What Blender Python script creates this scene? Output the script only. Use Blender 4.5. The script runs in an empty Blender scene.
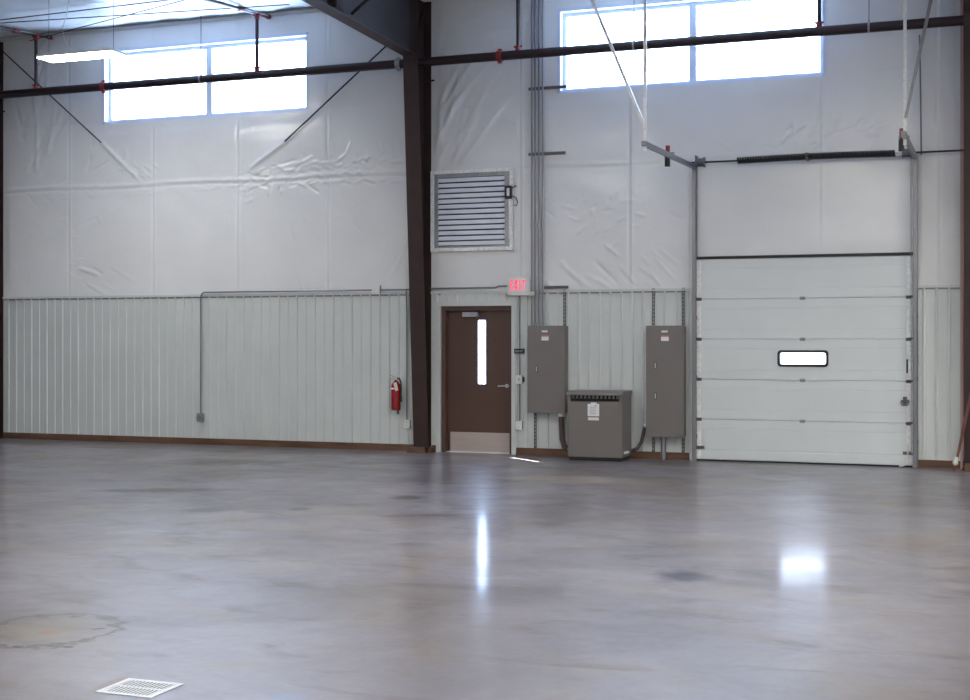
import bpy, bmesh, math, random
import numpy as np
from mathutils import Vector, Matrix

random.seed(7)
C = bpy.context.scene.collection
SC = bpy.context.scene

# ------------------------------------------------------------------ camera
F_PX = 1350.0
YAW = math.atan(F_PX / 3625.0)
CAM_D, CAM_H = 18.09, 1.65
cd = bpy.data.cameras.new('camera')
cam = bpy.data.objects.new('camera', cd)
C.objects.link(cam)
cam.location = (0, -CAM_D, CAM_H)
cam.rotation_euler = (math.pi / 2, 0, YAW)
cd.sensor_width = 36
cd.lens = F_PX * 36 / 970
cd.shift_y = -12 / 970
cd.clip_end = 200
SC.camera = cam

# ------------------------------------------------------------------ world, sun, exposure
w = bpy.data.worlds.new('daylight')
SC.world = w
w.use_nodes = True
wn = w.node_tree
bg = wn.nodes['Background']
tc = wn.nodes.new('ShaderNodeTexCoord')
sx = wn.nodes.new('ShaderNodeSeparateXYZ')
cr = wn.nodes.new('ShaderNodeValToRGB')
cr.color_ramp.elements[0].position = 0.45
cr.color_ramp.elements[0].color = (0.52, 0.68, 1.0, 1)
cr.color_ramp.elements[1].position = 0.75
cr.color_ramp.elements[1].color = (0.50, 0.67, 1.0, 1)
mr = wn.nodes.new('ShaderNodeMapRange')
mr.inputs[1].default_value = -1
mr.inputs[2].default_value = 1
wn.links.new(tc.outputs['Generated'], sx.inputs[0])
wn.links.new(sx.outputs[2], mr.inputs[0])
wn.links.new(mr.outputs[0], cr.inputs[0])
wn.links.new(cr.outputs[0], bg.inputs[0])
bg.inputs[1].default_value = 15.0

sd = bpy.data.lights.new('sun', 'SUN')
sd.energy = 60
sd.angle = math.radians(0.6)
sd.color = (1, .97, .9)
so = bpy.data.objects.new('sun', sd)
C.objects.link(so)
so.rotation_euler = Vector((0.655, -0.60, -1.0)).to_track_quat('-Z', 'Y').to_euler()
so.location = (-8, 6, 14)

vs = SC.view_settings
SC.display_settings.display_device = 'sRGB'
vs.view_transform = 'Standard'
vs.look = 'None'
vs.gamma = 1
vs.use_curve_mapping = False
vs.exposure = 0.70

LAMP = 84.0         # luminous panels of the added out-of-view lamps


# ------------------------------------------------------------------ helpers
def wall_at(px, py, y=0.0):
    u = (px - 485) / F_PX
    v = -(py - 338) / F_PX
    r = (-math.sin(YAW) + u * math.cos(YAW), math.cos(YAW) + u * math.sin(YAW), v)
    t = (y + CAM_D) / r[1]
    return Vector((t * r[0], y, CAM_H + t * r[2]))


def lin(c):
    out = []
    for v in c[:3]:
        v = v / 255.0
        out.append(v / 12.92 if v <= 0.04045 else ((v + 0.055) / 1.055) ** 2.4)
    return (out[0], out[1], out[2], 1.0)


MATS = {}


def mat(name, rgb, rough=0.5, metal=0.0, var=0.0, scale=3.0, bump=0.0, bscale=30.0, spec=0.5, coat=0.0, stretch=(1, 1, 1)):
    m = bpy.data.materials.new(name)
    m.use_nodes = True
    nt = m.node_tree
    b = nt.nodes['Principled BSDF']
    b.inputs['Base Color'].default_value = lin(rgb)
    b.inputs['Roughness'].default_value = rough
    b.inputs['Metallic'].default_value = metal
    b.inputs['Specular IOR Level'].default_value = spec
    b.inputs['Coat Weight'].default_value = coat
    t = nt.nodes.new('ShaderNodeTexCoord')
    mp = nt.nodes.new('ShaderNodeMapping')
    mp.inputs['Scale'].default_value = stretch
    nt.links.new(t.outputs['Object'], mp.inputs[0])
    if var > 0:
        n = nt.nodes.new('ShaderNodeTexNoise')
        n.inputs['Scale'].default_value = scale
        n.inputs['Detail'].default_value = 5
        nt.links.new(mp.outputs[0], n.inputs['Vector'])
        r = nt.nodes.new('ShaderNodeValToRGB')
        c = lin(rgb)
        r.color_ramp.elements[0].position = 0.3
        r.color_ramp.elements[1].position = 0.7
        r.color_ramp.elements[0].color = tuple(max(0, v * (1 - var)) for v in c[:3]) + (1,)
        r.color_ramp.elements[1].color = tuple(min(1, v * (1 + var)) for v in c[:3]) + (1,)
        nt.links.new(n.outputs[0], r.inputs[0])
        nt.links.new(r.outputs[0], b.inputs['Base Color'])
    if bump > 0:
        n2 = nt.nodes.new('ShaderNodeTexNoise')
        n2.inputs['Scale'].default_value = bscale
        n2.inputs['Detail'].default_value = 4
        nt.links.new(mp.outputs[0], n2.inputs['Vector'])
        bp = nt.nodes.new('ShaderNodeBump')
        bp.inputs['Strength'].default_value = bump
        bp.inputs['Distance'].default_value = 0.01
        nt.links.new(n2.outputs[0], bp.inputs['Height'])
        nt.links.new(bp.outputs[0], b.inputs['Normal'])
    MATS[name] = m
    return m


def emit(name, rgb, s):
    m = bpy.data.materials.new(name)
    m.use_nodes = True
    nt = m.node_tree
    for n in list(nt.nodes):
        if n.type == 'BSDF_PRINCIPLED':
            nt.nodes.remove(n)
    e = nt.nodes.new('ShaderNodeEmission')
    e.inputs[0].default_value = lin(rgb)
    e.inputs[1].default_value = s
    out = [n for n in nt.nodes if n.type == 'OUTPUT_MATERIAL'][0]
    nt.links.new(e.outputs[0], out.inputs[0])
    return m


def glass(name, frost=False):
    m = bpy.data.materials.new(name)
    m.use_nodes = True
    nt = m.node_tree
    nt.nodes.remove(nt.nodes['Principled BSDF'])
    out = [n for n in nt.nodes if n.type == 'OUTPUT_MATERIAL'][0]
    tr = nt.nodes.new('ShaderNodeBsdfTranslucent' if frost else 'ShaderNodeBsdfTransparent')
    tr.inputs[0].default_value = (.95, .97, .98, 1)
    gl = nt.nodes.new('ShaderNodeBsdfGlossy')
    gl.inputs['Roughness'].default_value = 0.03
    mx = nt.nodes.new('ShaderNodeMixShader')
    mx.inputs[0].default_value = 0.06
    nt.links.new(tr.outputs[0], mx.inputs[1])
    nt.links.new(gl.outputs[0], mx.inputs[2])
    nt.links.new(mx.outputs[0], out.inputs[0])
    return m


class MB:
    """collects solids; build() links them as one mesh object"""

    def __init__(self):
        self.bm = bmesh.new()

    def box(self, x0, x1, y0, y1, z0, z1, bevel=0.0):
        r = bmesh.ops.create_cube(self.bm, size=1)
        vs_ = r['verts']
        for v in vs_:
            v.co = Vector((x0 + (v.co.x + .5) * (x1 - x0), y0 + (v.co.y + .5) * (y1 - y0), z0 + (v.co.z + .5) * (z1 - z0)))
        if bevel > 0:
            es = list({e for v in vs_ for e in v.link_edges})
            bmesh.ops.bevel(self.bm, geom=es, offset=bevel, segments=2, profile=0.7, affect='EDGES')
        return self

    def bar(self, a, b, wx, wz, up=(0, 0, 1)):
        """rectangular bar from a to b"""
        a, b = Vector(a), Vector(b)
        d = (b - a)
        L = d.length
        d.normalize()
        s = d.cross(Vector(up))
        if s.length < 1e-4:
            s = Vector((1, 0, 0))
        s.normalize()
        u = s.cross(d)
        r = bmesh.ops.create_cube(self.bm, size=1)
        for v in r['verts']:
            c = v.co.copy()
            v.co = a + d * ((c.y + .5) * L) + s * (c.x * wx) + u * (c.z * wz)
        return self

    def cyl(self, a, b, r0, r1=None, seg=14):
        a, b = Vector(a), Vector(b)
        d = b - a
        q = d.to_track_quat('Z', 'Y').to_matrix().to_4x4()
        M = Matrix.Translation((a + b) / 2) @ q
        bmesh.ops.create_cone(self.bm, cap_ends=True, segments=seg, radius1=r0, radius2=r0 if r1 is None else r1, depth=d.length, matrix=M)
        return self

    def tube(self, pts, r, seg=8):
        pts = [Vector(p) for p in pts]
        rings = []
        prev = None
        for i, p in enumerate(pts):
            if i == 0:
                d = pts[1] - p
            elif i == len(pts) - 1:
                d = p - pts[i - 1]
            else:
                d = (pts[i + 1] - p).normalized() + (p - pts[i - 1]).normalized()
            d.normalize()
            if prev is None:
                s = d.cross(Vector((0.3, 0.2, 1))).normalized()
            else:
                s = (prev - d * prev.dot(d)).normalized()
            prev = s
            u = d.cross(s)
            rr = r[i] if isinstance(r, (list, tuple)) else r
            rings.append([self.bm.verts.new(p + s * math.cos(2 * math.pi * k / seg) * rr + u * math.sin(2 * math.pi * k / seg) * rr) for k in range(seg)])
        for i in range(len(rings) - 1):
            for k in range(seg):
                self.bm.faces.new((rings[i][k], rings[i][(k + 1) % seg], rings[i + 1][(k + 1) % seg], rings[i + 1][k]))
        self.bm.faces.new(rings[0][::-1])
        self.bm.faces.new(rings[-1])
        return self

    def lathe(self, c, prof, seg=24):
        c = Vector(c)
        rings = [[self.bm.verts.new(c + Vector((r * math.cos(2 * math.pi * k / seg), r * math.sin(2 * math.pi * k / seg), z))) for k in range(seg)] for r, z in prof]
        for i in range(len(rings) - 1):
            for k in range(seg):
                self.bm.faces.new((rings[i][k], rings[i][(k + 1) % seg], rings[i + 1][(k + 1) % seg], rings[i + 1][k]))
        self.bm.faces.new(rings[0][::-1])
        self.bm.faces.new(rings[-1])
        return self

    def prism(self, poly, axis, a, b):
        """poly of 2D points extruded along axis ('x','y','z') from a to b"""
        def P(p, t):
            return {'x': (t, p[0], p[1]), 'y': (p[0], t, p[1]), 'z': (p[0], p[1], t)}[axis]
        A = [self.bm.verts.new(P(p, a)) for p in poly]
        B = [self.bm.verts.new(P(p, b)) for p in poly]
        n = len(poly)
        for i in range(n):
            self.bm.faces.new((A[i], A[(i + 1) % n], B[(i + 1) % n], B[i]))
        self.bm.faces.new(A[::-1])
        self.bm.faces.new(B)
        return self

    def build(self, name, m, parent=None, smooth=False):
        bmesh.ops.recalc_face_normals(self.bm, faces=self.bm.faces[:])
        me = bpy.data.meshes.new(name)
        self.bm.to_mesh(me)
        self.bm.free()
        if smooth:
            for p in me.polygons:
                p.use_smooth = True
            try:
                me.set_sharp_from_angle(angle=math.radians(40))
            except Exception:
                pass
        o = bpy.data.objects.new(name, me)
        C.objects.link(o)
        if m:
            me.materials.append(m)
        if parent:
            o.parent = parent
            # vertices are given in world coordinates; bring them into the parent's frame
            inv = world_of(parent).inverted()
            me.transform(inv)
        return o


def world_of(o):
    M = Matrix.Translation(o.location) @ o.rotation_euler.to_matrix().to_4x4()
    return world_of(o.parent) @ M if o.parent else M


def thing(name, loc, label, cat, group=None):
    o = bpy.data.objects.new(name, None)
    o.empty_display_size = 0.1
    C.objects.link(o)
    o.location = loc
    return tag(o, label, cat, group)


def tag(o, label, cat, group=None):
    o['label'] = label
    o['category'] = cat
    if group:
        o['group'] = group
    return o


def structure(o):
    o['kind'] = 'structure'
    return o


def copy_thing(o, loc, label):
    c = o.copy()
    C.objects.link(c)
    c.location = loc
    c['label'] = label
    for ch in o.children:
        d = ch.copy()
        C.objects.link(d)
        d.parent = c
        for g in ch.children:
            e = g.copy()
            C.objects.link(e)
            e.parent = d
    return c


def grid_mesh(name, xs, ys, fn, m, hole=None):
    """surface over xs, ys; fn(X, Y) -> (N,3) coords; hole(xc, yc) True removes the cell"""
    X, Y = np.meshgrid(xs, ys)
    co = fn(X, Y)
    nx, ny = len(xs), len(ys)
    faces = []
    for j in range(ny - 1):
        yc = (ys[j] + ys[j + 1]) / 2
        for i in range(nx - 1):
            if hole and hole((xs[i] + xs[i + 1]) / 2, yc):
                continue
            a = j * nx + i
            faces.append((a, a + 1, a + nx + 1, a + nx))
    me = bpy.data.meshes.new(name)
    me.from_pydata(co.reshape(-1, 3).tolist(), [], faces)
    me.materials.append(m)
    for p in me.polygons:
        p.use_smooth = True
    o = bpy.data.objects.new(name, me)
    C.objects.link(o)
    return o


# ------------------------------------------------------------------ materials
M_VINYL = mat('white_vinyl_insulation', (229, 230, 232), 0.235, var=0.03, scale=1.2, bump=0.25, bscale=9, spec=0.5)
M_CEIL = mat('white_ceiling_vinyl', (214, 220, 222), 0.35, var=0.04, scale=0.8, bump=0.3, bscale=6)
M_LINER = mat('painted_liner_panel', (207, 212, 211), 0.42, var=0.03, scale=2.0)
M_TRIM = mat('painted_trim', (205, 208, 208), 0.45)
M_DARKSTEEL = mat('red_brown_primed_steel', (56, 38, 37), 0.55, var=0.15, scale=4)
M_RAFTER = mat('dark_primed_rafter', (38, 30, 32), 0.7, var=0.2, scale=2.5)
M_BLACKPIPE = mat('dark_red_sprinkler_pipe', (42, 24, 28), 0.35, var=0.15, scale=6)
M_REDCOUP = mat('red_coupling_paint', (140, 42, 42), 0.4)
M_GALV = mat('galvanized_steel', (160, 162, 168), 0.38, 0.75, var=0.15, scale=14)
M_GALVB = mat('bright_galvanized_steel', (244, 247, 246), 0.4, 0.0, var=0.2, scale=26)
M_BLADE = mat('pale_aluminium_blade', (236, 240, 250), 0.4, 0.0, var=0.04, scale=4)
M_CONDUIT = mat('steel_conduit', (140, 140, 146), 0.35, 0.7)
M_STRUT = mat('strut_steel', (98, 98, 102), 0.5, 0.5)
M_HOLE = mat('dark_slot', (20, 20, 22), 0.8)
M_GREY = mat('grey_enclosure_paint', (118, 112, 110), 0.45, var=0.03, scale=3)
M_WHITE = mat('white_plastic', (225, 226, 224), 0.4)
M_CREAM = mat('cream_plastic', (215, 216, 205), 0.45)
M_PAPER = mat('white_paper_label', (232, 233, 238), 0.6)
M_PINK = mat('red_label_print', (205, 120, 120), 0.6)
M_RED = mat('extinguisher_red', (148, 12, 18), 0.25, coat=0.4)
M_BLACK = mat('black_rubber', (24, 23, 25), 0.5)
M_BROWN = mat('brown_door_paint', (86, 61, 52), 0.45, var=0.04, scale=2)
M_KICK = mat('brushed_kick_plate', (186, 172, 165), 0.4, 0.35, var=0.06, scale=2, stretch=(1, 1, 20))
M_CHROME = mat('satin_chrome', (215, 213, 210), 0.3, 0.4)
M_WOOD = mat('brown_sill_timber', (104, 76, 58), 0.7, var=0.35, scale=2.2, stretch=(1, 6, 6))
M_POLE = mat('red_brown_pole_timber', (104, 62, 54), 0.6, var=0.2, scale=3)
M_ODOOR = mat('white_sectional_door', (217, 222, 224), 0.42, var=0.02, scale=2)
M_WIN = mat('white_window_vinyl', (212, 220, 235), 0.4)
M_FLEX = mat('dark_flexible_conduit', (70, 54, 52), 0.5, var=0.1)
M_WIRE = mat('thin_grey_wire', (110, 110, 118), 0.5, 0.3)
M_ROD = mat('dark_rod_steel', (60, 56, 60), 0.5, 0.4)
M_SHELL = mat('plain_outer_sheet', (190, 192, 195), 0.6)
M_GLASS = glass('clear_glass')
M_FROST = glass('frosted_pane', True)
M_LED = emit('lamp_diffuser', (255, 252, 244), LAMP)
M_LEDLOW = emit('dim_lamp_diffuser', (255, 253, 248), 46.0)
M_EXITRED = emit('exit_letter_glow', (245, 70, 95), 1.0)


def floor_mat():
    m = bpy.data.materials.new('polished_concrete')
    m.use_nodes = True
    nt = m.node_tree
    N, L = nt.nodes, nt.links
    b = N['Principled BSDF']
    t = N.new('ShaderNodeTexCoord')

    def noise(scale, detail=5, rough=0.55, dist=0.0, vec=None):
        n = N.new('ShaderNodeTexNoise')
        n.inputs['Scale'].default_value = scale
        n.inputs['Detail'].default_value = detail
        n.inputs['Roughness'].default_value = rough
        n.inputs['Distortion'].default_value = dist
        L.new(vec or t.outputs['Object'], n.inputs['Vector'])
        return n.outputs[0]

    def ramp(src, p0, c0, p1, c1):
        r = N.new('ShaderNodeValToRGB')
        r.color_ramp.elements[0].position = p0
        r.color_ramp.elements[0].color = c0
        r.color_ramp.elements[1].position = p1
        r.color_ramp.elements[1].color = c1
        L.new(src, r.inputs[0])
        return r.outputs[0]

    def mix(fac, a, c, mode='MIX'):
        x = N.new('ShaderNodeMix')
        x.data_type = 'RGBA'
        x.blend_type = mode
        for s, v in ((x.inputs[0], fac), (x.inputs[6], a), (x.inputs[7], c)):
            if hasattr(v, 'links'):
                L.new(v, s)
            else:
                s.default_value = v
        return x.outputs[2]

    def gray(v):
        return (v, v, v, 1)
    base = ramp(noise(0.55, 6, 0.6, 0.6), 0.32, lin((100, 93, 96)), 0.68, lin((136, 131, 139)))
    tan = ramp(noise(0.9, 4, 0.5, 1.0), 0.50, gray(0), 0.68, gray(0.5))
    base = mix(tan, base, lin((132, 118, 102)))
    fine = ramp(noise(14, 6, 0.7), 0.3, gray(0.88), 0.75, gray(1.06))
    base = mix(1.0, base, fine, 'MULTIPLY')
    # trowel smears, long and dark
    mp = N.new('ShaderNodeMapping')
    mp.inputs['Scale'].default_value = (0.9, 2.0, 1)
    mp.inputs['Rotation'].default_value = (0, 0, 0.35)
    L.new(t.outputs['Object'], mp.inputs[0])
    smear = ramp(noise(1.1, 7, 0.6, 0.8, mp.outputs[0]), 0.54, gray(0), 0.72, gray(0.7))
    base = mix(smear, base, lin((78, 64, 58)))

    def spot(x, y, rx, ry, rot=0.0, ring=None, edge=0.6, jitter=0.45):
        mpp = N.new('ShaderNodeMapping')
        mpp.vector_type = 'TEXTURE'
        mpp.inputs['Location'].default_value = (x, y, 0)
        mpp.inputs['Rotation'].default_value = (0, 0, rot)
        mpp.inputs['Scale'].default_value = (rx, ry, 1)
        L.new(t.outputs['Object'], mpp.inputs[0])
        ln = N.new('ShaderNodeVectorMath')
        ln.operation = 'LENGTH'
        L.new(mpp.outputs[0], ln.inputs[0])
        ns = noise(5 / max(rx, ry) ** 0.5 * 0.8, 3)
        ad = N.new('ShaderNodeMath')
        ad.operation = 'MULTIPLY_ADD'
        L.new(ns, ad.inputs[0])
        ad.inputs[1].default_value = jitter * 2
        L.new(ln.outputs['Value'], ad.inputs[2])
        r = N.new('ShaderNodeValToRGB')
        els = r.color_ramp.elements
        j = jitter
        if ring:
            sc = 1 / 2.0
            sm = N.new('ShaderNodeMath')
            sm.operation = 'MULTIPLY'
            sm.inputs[1].default_value = sc
            L.new(ad.outputs[0], sm.inputs[0])
            els[0].position = (1 + j - ring) * sc
            els[0].color = gray(0)
            els[1].position = (1 + j) * sc
            els[1].color = gray(1)
            e = els.new((1 + j + ring) * sc)
            e.color = gray(0)
            L.new(sm.outputs[0], r.inputs[0])
        else:
            sm = N.new('ShaderNodeMath')
            sm.operation = 'MULTIPLY'
            sm.inputs[1].default_value = 0.5
            L.new(ad.outputs[0], sm.inputs[0])
            els[0].position = (1 + j - edge) * 0.5
            els[0].color = gray(1)
            els[1].position = (1 + j) * 0.5
            els[1].color = gray(0)
            L.new(sm.outputs[0], r.inputs[0])
        return r.outputs[0]

    def times(src, k):
        q = N.new('ShaderNodeMath')
        q.operation = 'MULTIPLY'
        q.inputs[1].default_value = k
        L.new(src, q.inputs[0])
        return q.outputs[0]
    TAN, DK = lin((128, 116, 98)), lin((40, 32, 30))
    for args, col, k in (
            (((-4.98, -11.8, .42, 0.42)), TAN, .45),
            (((-4.98, -11.8, .40, 0.42, 0, .10)), lin((72, 58, 44)), .75),
            (((-4.86, -12.2, .045, 0.03, .2)), DK, .95), (((-4.708, -12.126, .025, 0.018)), DK, .9), (((-4.60, -12.11, .045, 0.03)), DK, .95),
            (((-4.93, -11.86, .09, 0.05, .3)), lin((140, 90, 70)), .7), (((-4.73, -11.68, .06, 0.02, .9)), DK, .8),
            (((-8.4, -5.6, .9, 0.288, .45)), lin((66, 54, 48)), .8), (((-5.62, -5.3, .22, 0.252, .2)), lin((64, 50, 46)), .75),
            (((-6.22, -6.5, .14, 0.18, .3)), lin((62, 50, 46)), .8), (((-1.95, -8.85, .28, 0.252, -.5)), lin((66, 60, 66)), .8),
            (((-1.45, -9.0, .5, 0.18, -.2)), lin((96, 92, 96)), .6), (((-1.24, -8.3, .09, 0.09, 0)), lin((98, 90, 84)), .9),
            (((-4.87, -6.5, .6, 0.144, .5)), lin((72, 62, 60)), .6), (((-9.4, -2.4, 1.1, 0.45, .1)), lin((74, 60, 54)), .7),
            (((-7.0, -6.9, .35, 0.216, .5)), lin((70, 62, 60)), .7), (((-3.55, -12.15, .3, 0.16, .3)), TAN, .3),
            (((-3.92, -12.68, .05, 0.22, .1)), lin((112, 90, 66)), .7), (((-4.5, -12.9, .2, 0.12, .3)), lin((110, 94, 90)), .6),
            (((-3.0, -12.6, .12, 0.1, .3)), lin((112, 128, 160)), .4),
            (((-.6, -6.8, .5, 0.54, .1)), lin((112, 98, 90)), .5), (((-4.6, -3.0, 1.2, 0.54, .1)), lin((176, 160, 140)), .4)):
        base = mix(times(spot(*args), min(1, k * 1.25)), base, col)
    # small grit flecks
    fl = ramp(noise(26, 2, 0.5), 0.76, gray(0), 0.80, gray(0.5))
    base = mix(fl, base, lin((90, 80, 76)))
    L.new(base, b.inputs['Base Color'])
    cw = ramp(noise(1.7, 6, 0.65, 0.6), 0.3, gray(0.15), 0.7, gray(0.6))
    L.new(cw, b.inputs['Coat Weight'])
    b.inputs['Coat Roughness'].default_value = 0.13
    b.inputs['Coat IOR'].default_value = 1.4
    ro = ramp(noise(0.8, 5, 0.6, 0.5), 0.3, gray(0.34), 0.7, gray(0.46))
    L.new(ro, b.inputs['Roughness'])
    b.inputs['Specular IOR Level'].default_value = 0.36
    bp = N.new('ShaderNodeBump')
    bp.inputs['Strength'].default_value = 0.12
    bp.inputs['Distance'].default_value = 0.004
    L.new(noise(7, 4), bp.inputs['Height'])
    L.new(bp.outputs[0], b.inputs['Normal'])
    return m


# ------------------------------------------------------------------ room shell
XL, XR, YB = -19.0, 8.5, -24.0
EAVE, SLOPE = 6.57, 0.083


def roof(y):
    return EAVE + SLOPE * y


floor = structure(MB().box(XL - .3, XR + .3, YB - .3, .6, -.25, 0).build('floor', floor_mat()))

W1 = (-13.25, -9.57, 5.06, 6.25)     # left clerestory window
W2 = (-5.65, -1.98, 5.07, 6.26)      # right clerestory window
LOUV = (-7.44, -6.40, 2.99, 4.00)
MD = (-7.41, -6.32, 0.0, 2.11)
OD = (-3.68, -0.905, 0.0, 2.72)
HOLES = [W1, W2, MD, OD]


def in_hole(x, z, extra=()):
    return any(h[0] < x < h[1] and h[2] < z < h[3] for h in list(HOLES) + list(extra))


def snapped(lo, hi, step, keys):
    ks = sorted(set([lo, hi] + [k for k in keys if lo < k < hi]))
    out = []
    for a, b in zip(ks[:-1], ks[1:]):
        n = max(1, int(round((b - a) / step)))
        out += [a + (b - a) * i / n for i in range(n)]
    return np.array(out + [hi])


# wrinkles of the insulation facing: (x0, z0, x1, z1, width, height)
rng = random.Random(11)
folds = []


def fan(pxa, pya, pxb, pyb, n, ang, spread, ln, amp, wd=(.010, .022)):
    a, b = wall_at(pxa, pya), wall_at(pxb, pyb)
    for _ in range(n):
        x = rng.uniform(min(a.x, b.x), max(a.x, b.x))
        z = rng.uniform(min(a.z, b.z), max(a.z, b.z))
        t = math.radians(rng.gauss(ang, spread))
        l = ln * rng.uniform(.4, 1.2)
        folds.append((x, z, x + l * math.cos(t), z + l * math.sin(t), rng.uniform(*wd), amp * rng.uniform(.4, 1.2) * rng.choice((1, 1, -1))))


fan(245, 165, 395, 182, 95, 5, 25, .20, .014, (.010, .018))
fan(262, 176, 285, 195, 12, 55, 12, .16, .010, (.012, .018))
fan(225, 180, 250, 205, 16, 30, 30, .18, .008)
fan(20, 185, 240, 192, 40, 0, 20, .25, .006)
fan(120, 168, 160, 182, 16, 140, 30, .22, .010)
fan(330, 150, 400, 180, 20, 60, 40, .2, .008)
fan(432, 100, 470, 170, 22, 62, 10, .9, .015, (.03, .05))
fan(432, 70, 445, 250, 12, 80, 8, .7, .012, (.03, .05))
fan(450, 92, 520, 130, 14, 10, 25, .4, .006)
fan(545, 262, 600, 292, 12, -38, 6, .75, .018, (.02, .035))
fan(600, 240, 660, 290, 12, -45, 8, .35, .010)
fan(560, 200, 640, 235, 16, 40, 25, .2, .007)
fan(375, 262, 400, 290, 5, 62, 4, .55, .014, (.02, .03))
fan(80, 262, 120, 285, 7, -25, 6, .5, .012, (.02, .03))
fan(60, 260, 90, 275, 10, -5, 8, .2, .007)
fan(775, 128, 880, 156, 30, 35, 25, .20, .013, (.010, .018))
fan(20, 60, 60, 180, 18, 70, 15, .8, .014, (.03, .05))
fan(80, 160, 130, 175, 8, 65, 15, .3, .010)
fan(520, 130, 960, 280, 40, 20, 60, .2, .004)
fan(10, 190, 400, 290, 50, 20, 60, .22, .004)
fan(430, 0, 530, 50, 12, 15, 10, .9, .010, (.03, .05))
a_, b_ = wall_at(103, 143), wall_at(140, 180)
folds += [(a_.x, a_.z, b_.x, b_.z, .03, .028)]
a_, b_ = wall_at(286, 142), wall_at(252, 168)
folds += [(a_.x, a_.z, b_.x, b_.z, .03, .028)]
SEAMS = [-15.4, -13.888, -12.3, -10.781, -9.241, -7.66, -6.2, -4.61, -2.058, -.6]
Z_GIRT = 4.08


def facing(X, Z):
    # pillows between girts and seams
    edges = [2.25, Z_GIRT, 5.08, 6.6]
    d = np.zeros_like(X)
    pz = np.zeros_like(Z)
    for a, b in zip(edges[:-1], edges[1:]):
        m = (Z >= a) & (Z <= b)
        pz = np.where(m, np.sin(np.pi * (Z - a) / (b - a)) ** 0.7, pz)
    d += 0.022 * np.nan_to_num(pz) * (0.7 + 0.3 * np.sin(X * 1.7 + 1) * np.sin(X * .9))
    for s in SEAMS:
        d -= 0.013 * np.exp(-((X - s) / 0.02) ** 2) * (0.3 + 0.7 * np.nan_to_num(pz))
        d += 0.010 * np.exp(-((X - s - .03) / 0.015) ** 2)
    g_ = np.where(X < -7.6, 1.0, 0.25)
    d += g_ * 0.014 * np.exp(-((Z - Z_GIRT + .012 * np.sin(X * 2.3)) / 0.03) ** 2)
    d -= g_ * 0.010 * np.exp(-((Z - Z_GIRT + .05 + .012 * np.sin(X * 2.3)) / 0.02) ** 2)
    d += 0.004 * np.sin(X * 5.1 + 2 * np.sin(Z * 3.3)) * np.sin(Z * 4.3 + 1.5 * np.sin(X * 2.1))
    for x0, z0, x1, z1, wd, am in folds:
        L2 = (x1 - x0) ** 2 + (z1 - z0) ** 2
        pad = 3 * wd
        m = (X > min(x0, x1) - pad) & (X < max(x0, x1) + pad) & (Z > min(z0, z1) - pad) & (Z < max(z0, z1) + pad)
        if not m.any():
            continue
        xs, zs = X[m], Z[m]
        t = ((xs - x0) * (x1 - x0) + (zs - z0) * (z1 - z0)) / L2
        tc_ = np.clip(t, 0, 1)
        dd = np.hypot(xs - x0 - tc_ * (x1 - x0), zs - z0 - tc_ * (z1 - z0))
        fade = np.sqrt(np.clip(4 * (tc_ * (1 - tc_)) + .15, 0, 1))
        d[m] += am * np.exp(-(dd / wd) ** 2) * fade
    # flat where frames and trims meet it
    k = np.ones_like(X)
    for h in HOLES + [LOUV]:
        dx = np.maximum(np.maximum(h[0] - X, X - h[1]), 0)
        dz = np.maximum(np.maximum(h[2] - Z, Z - h[3]), 0)
        k = np.minimum(k, np.clip((np.hypot(dx, dz) - .03) / 0.15, 0, 1))
    for cx_ in (-15.31, -7.675, -.165):
        k = np.minimum(k, np.clip((np.abs(X - cx_) - .14) / .1, 0, 1))
    m = (X > OD[0] - .1) & (X < OD[1] + .1) & (Z < 4.0)
    k = np.where(m, k * .35, k)
    k = np.minimum(k, np.clip((Z - 2.3) / 0.1, 0, 1))
    return np.stack([X, -np.maximum(d, -.006) * k - .012, Z], -1)


keys_x = [h for H in HOLES for h in H[:2]]
keys_z = [h for H in HOLES for h in H[2:]]
xs_fine = snapped(-15.6, 0.4, 0.018, keys_x)
zs_all = np.concatenate([np.array([0.0, .5, 1.0, 1.6, 2.11]), snapped(2.25, EAVE + .02, 0.018, [2.72] + keys_z)])
skin = grid_mesh('wall_back', xs_fine, zs_all, facing, M_VINYL, in_hole)
structure(skin)
# far ends of the same wall, outside the picture, and the outer sheet
core = MB()
xb = sorted([-15.6, .4] + keys_x)
core.box(XL, -15.6, 0, .2, 0, EAVE + .1)
core.box(.4, XR, 0, .2, 0, EAVE + .1)
xk = sorted(set([-15.6, .4] + keys_x))
zk = sorted(set([0, EAVE + .1] + keys_z))
for i in range(len(xk) - 1):
    for j in range(len(zk) - 1):
        if not in_hole((xk[i] + xk[i + 1]) / 2, (zk[j] + zk[j + 1]) / 2):
            core.box(xk[i], xk[i + 1], .0, .2, zk[j], zk[j + 1])
core.build('wall_core', M_SHELL, skin)

structure(MB().box(XL - .2, XL, YB, .2, 0, EAVE + .1).build('wall_left', M_VINYL))
structure(MB().box(XR, XR + .2, YB, .2, 0, EAVE + .1).build('wall_right', M_VINYL))
structure(MB().box(XL, XR, YB - .2, YB, 0, EAVE).build('wall_front', M_VINYL))

# ceiling: faced insulation sagging between purlins, eave overhanging the outer wall


def ceil_fn(X, Y):
    s = np.abs(np.sin(np.pi * (Y + .05) / 1.5))
    z = EAVE + SLOPE * Y - 0.05 * s ** 1.0 + .05
    z += 0.012 * np.sin(X * 2.2 + np.sin(Y * 3)) * np.sin(Y * 2.4)
    z += -0.02 * np.exp(-((np.mod(X + .4, 1.5) - .75) / .05) ** 2)
    z += 0.008 * np.sin(X * 9 + 4 * np.sin(Y * 2.2)) * np.sin(Y * 7)
    return np.stack([X, Y, z], -1)


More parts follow.
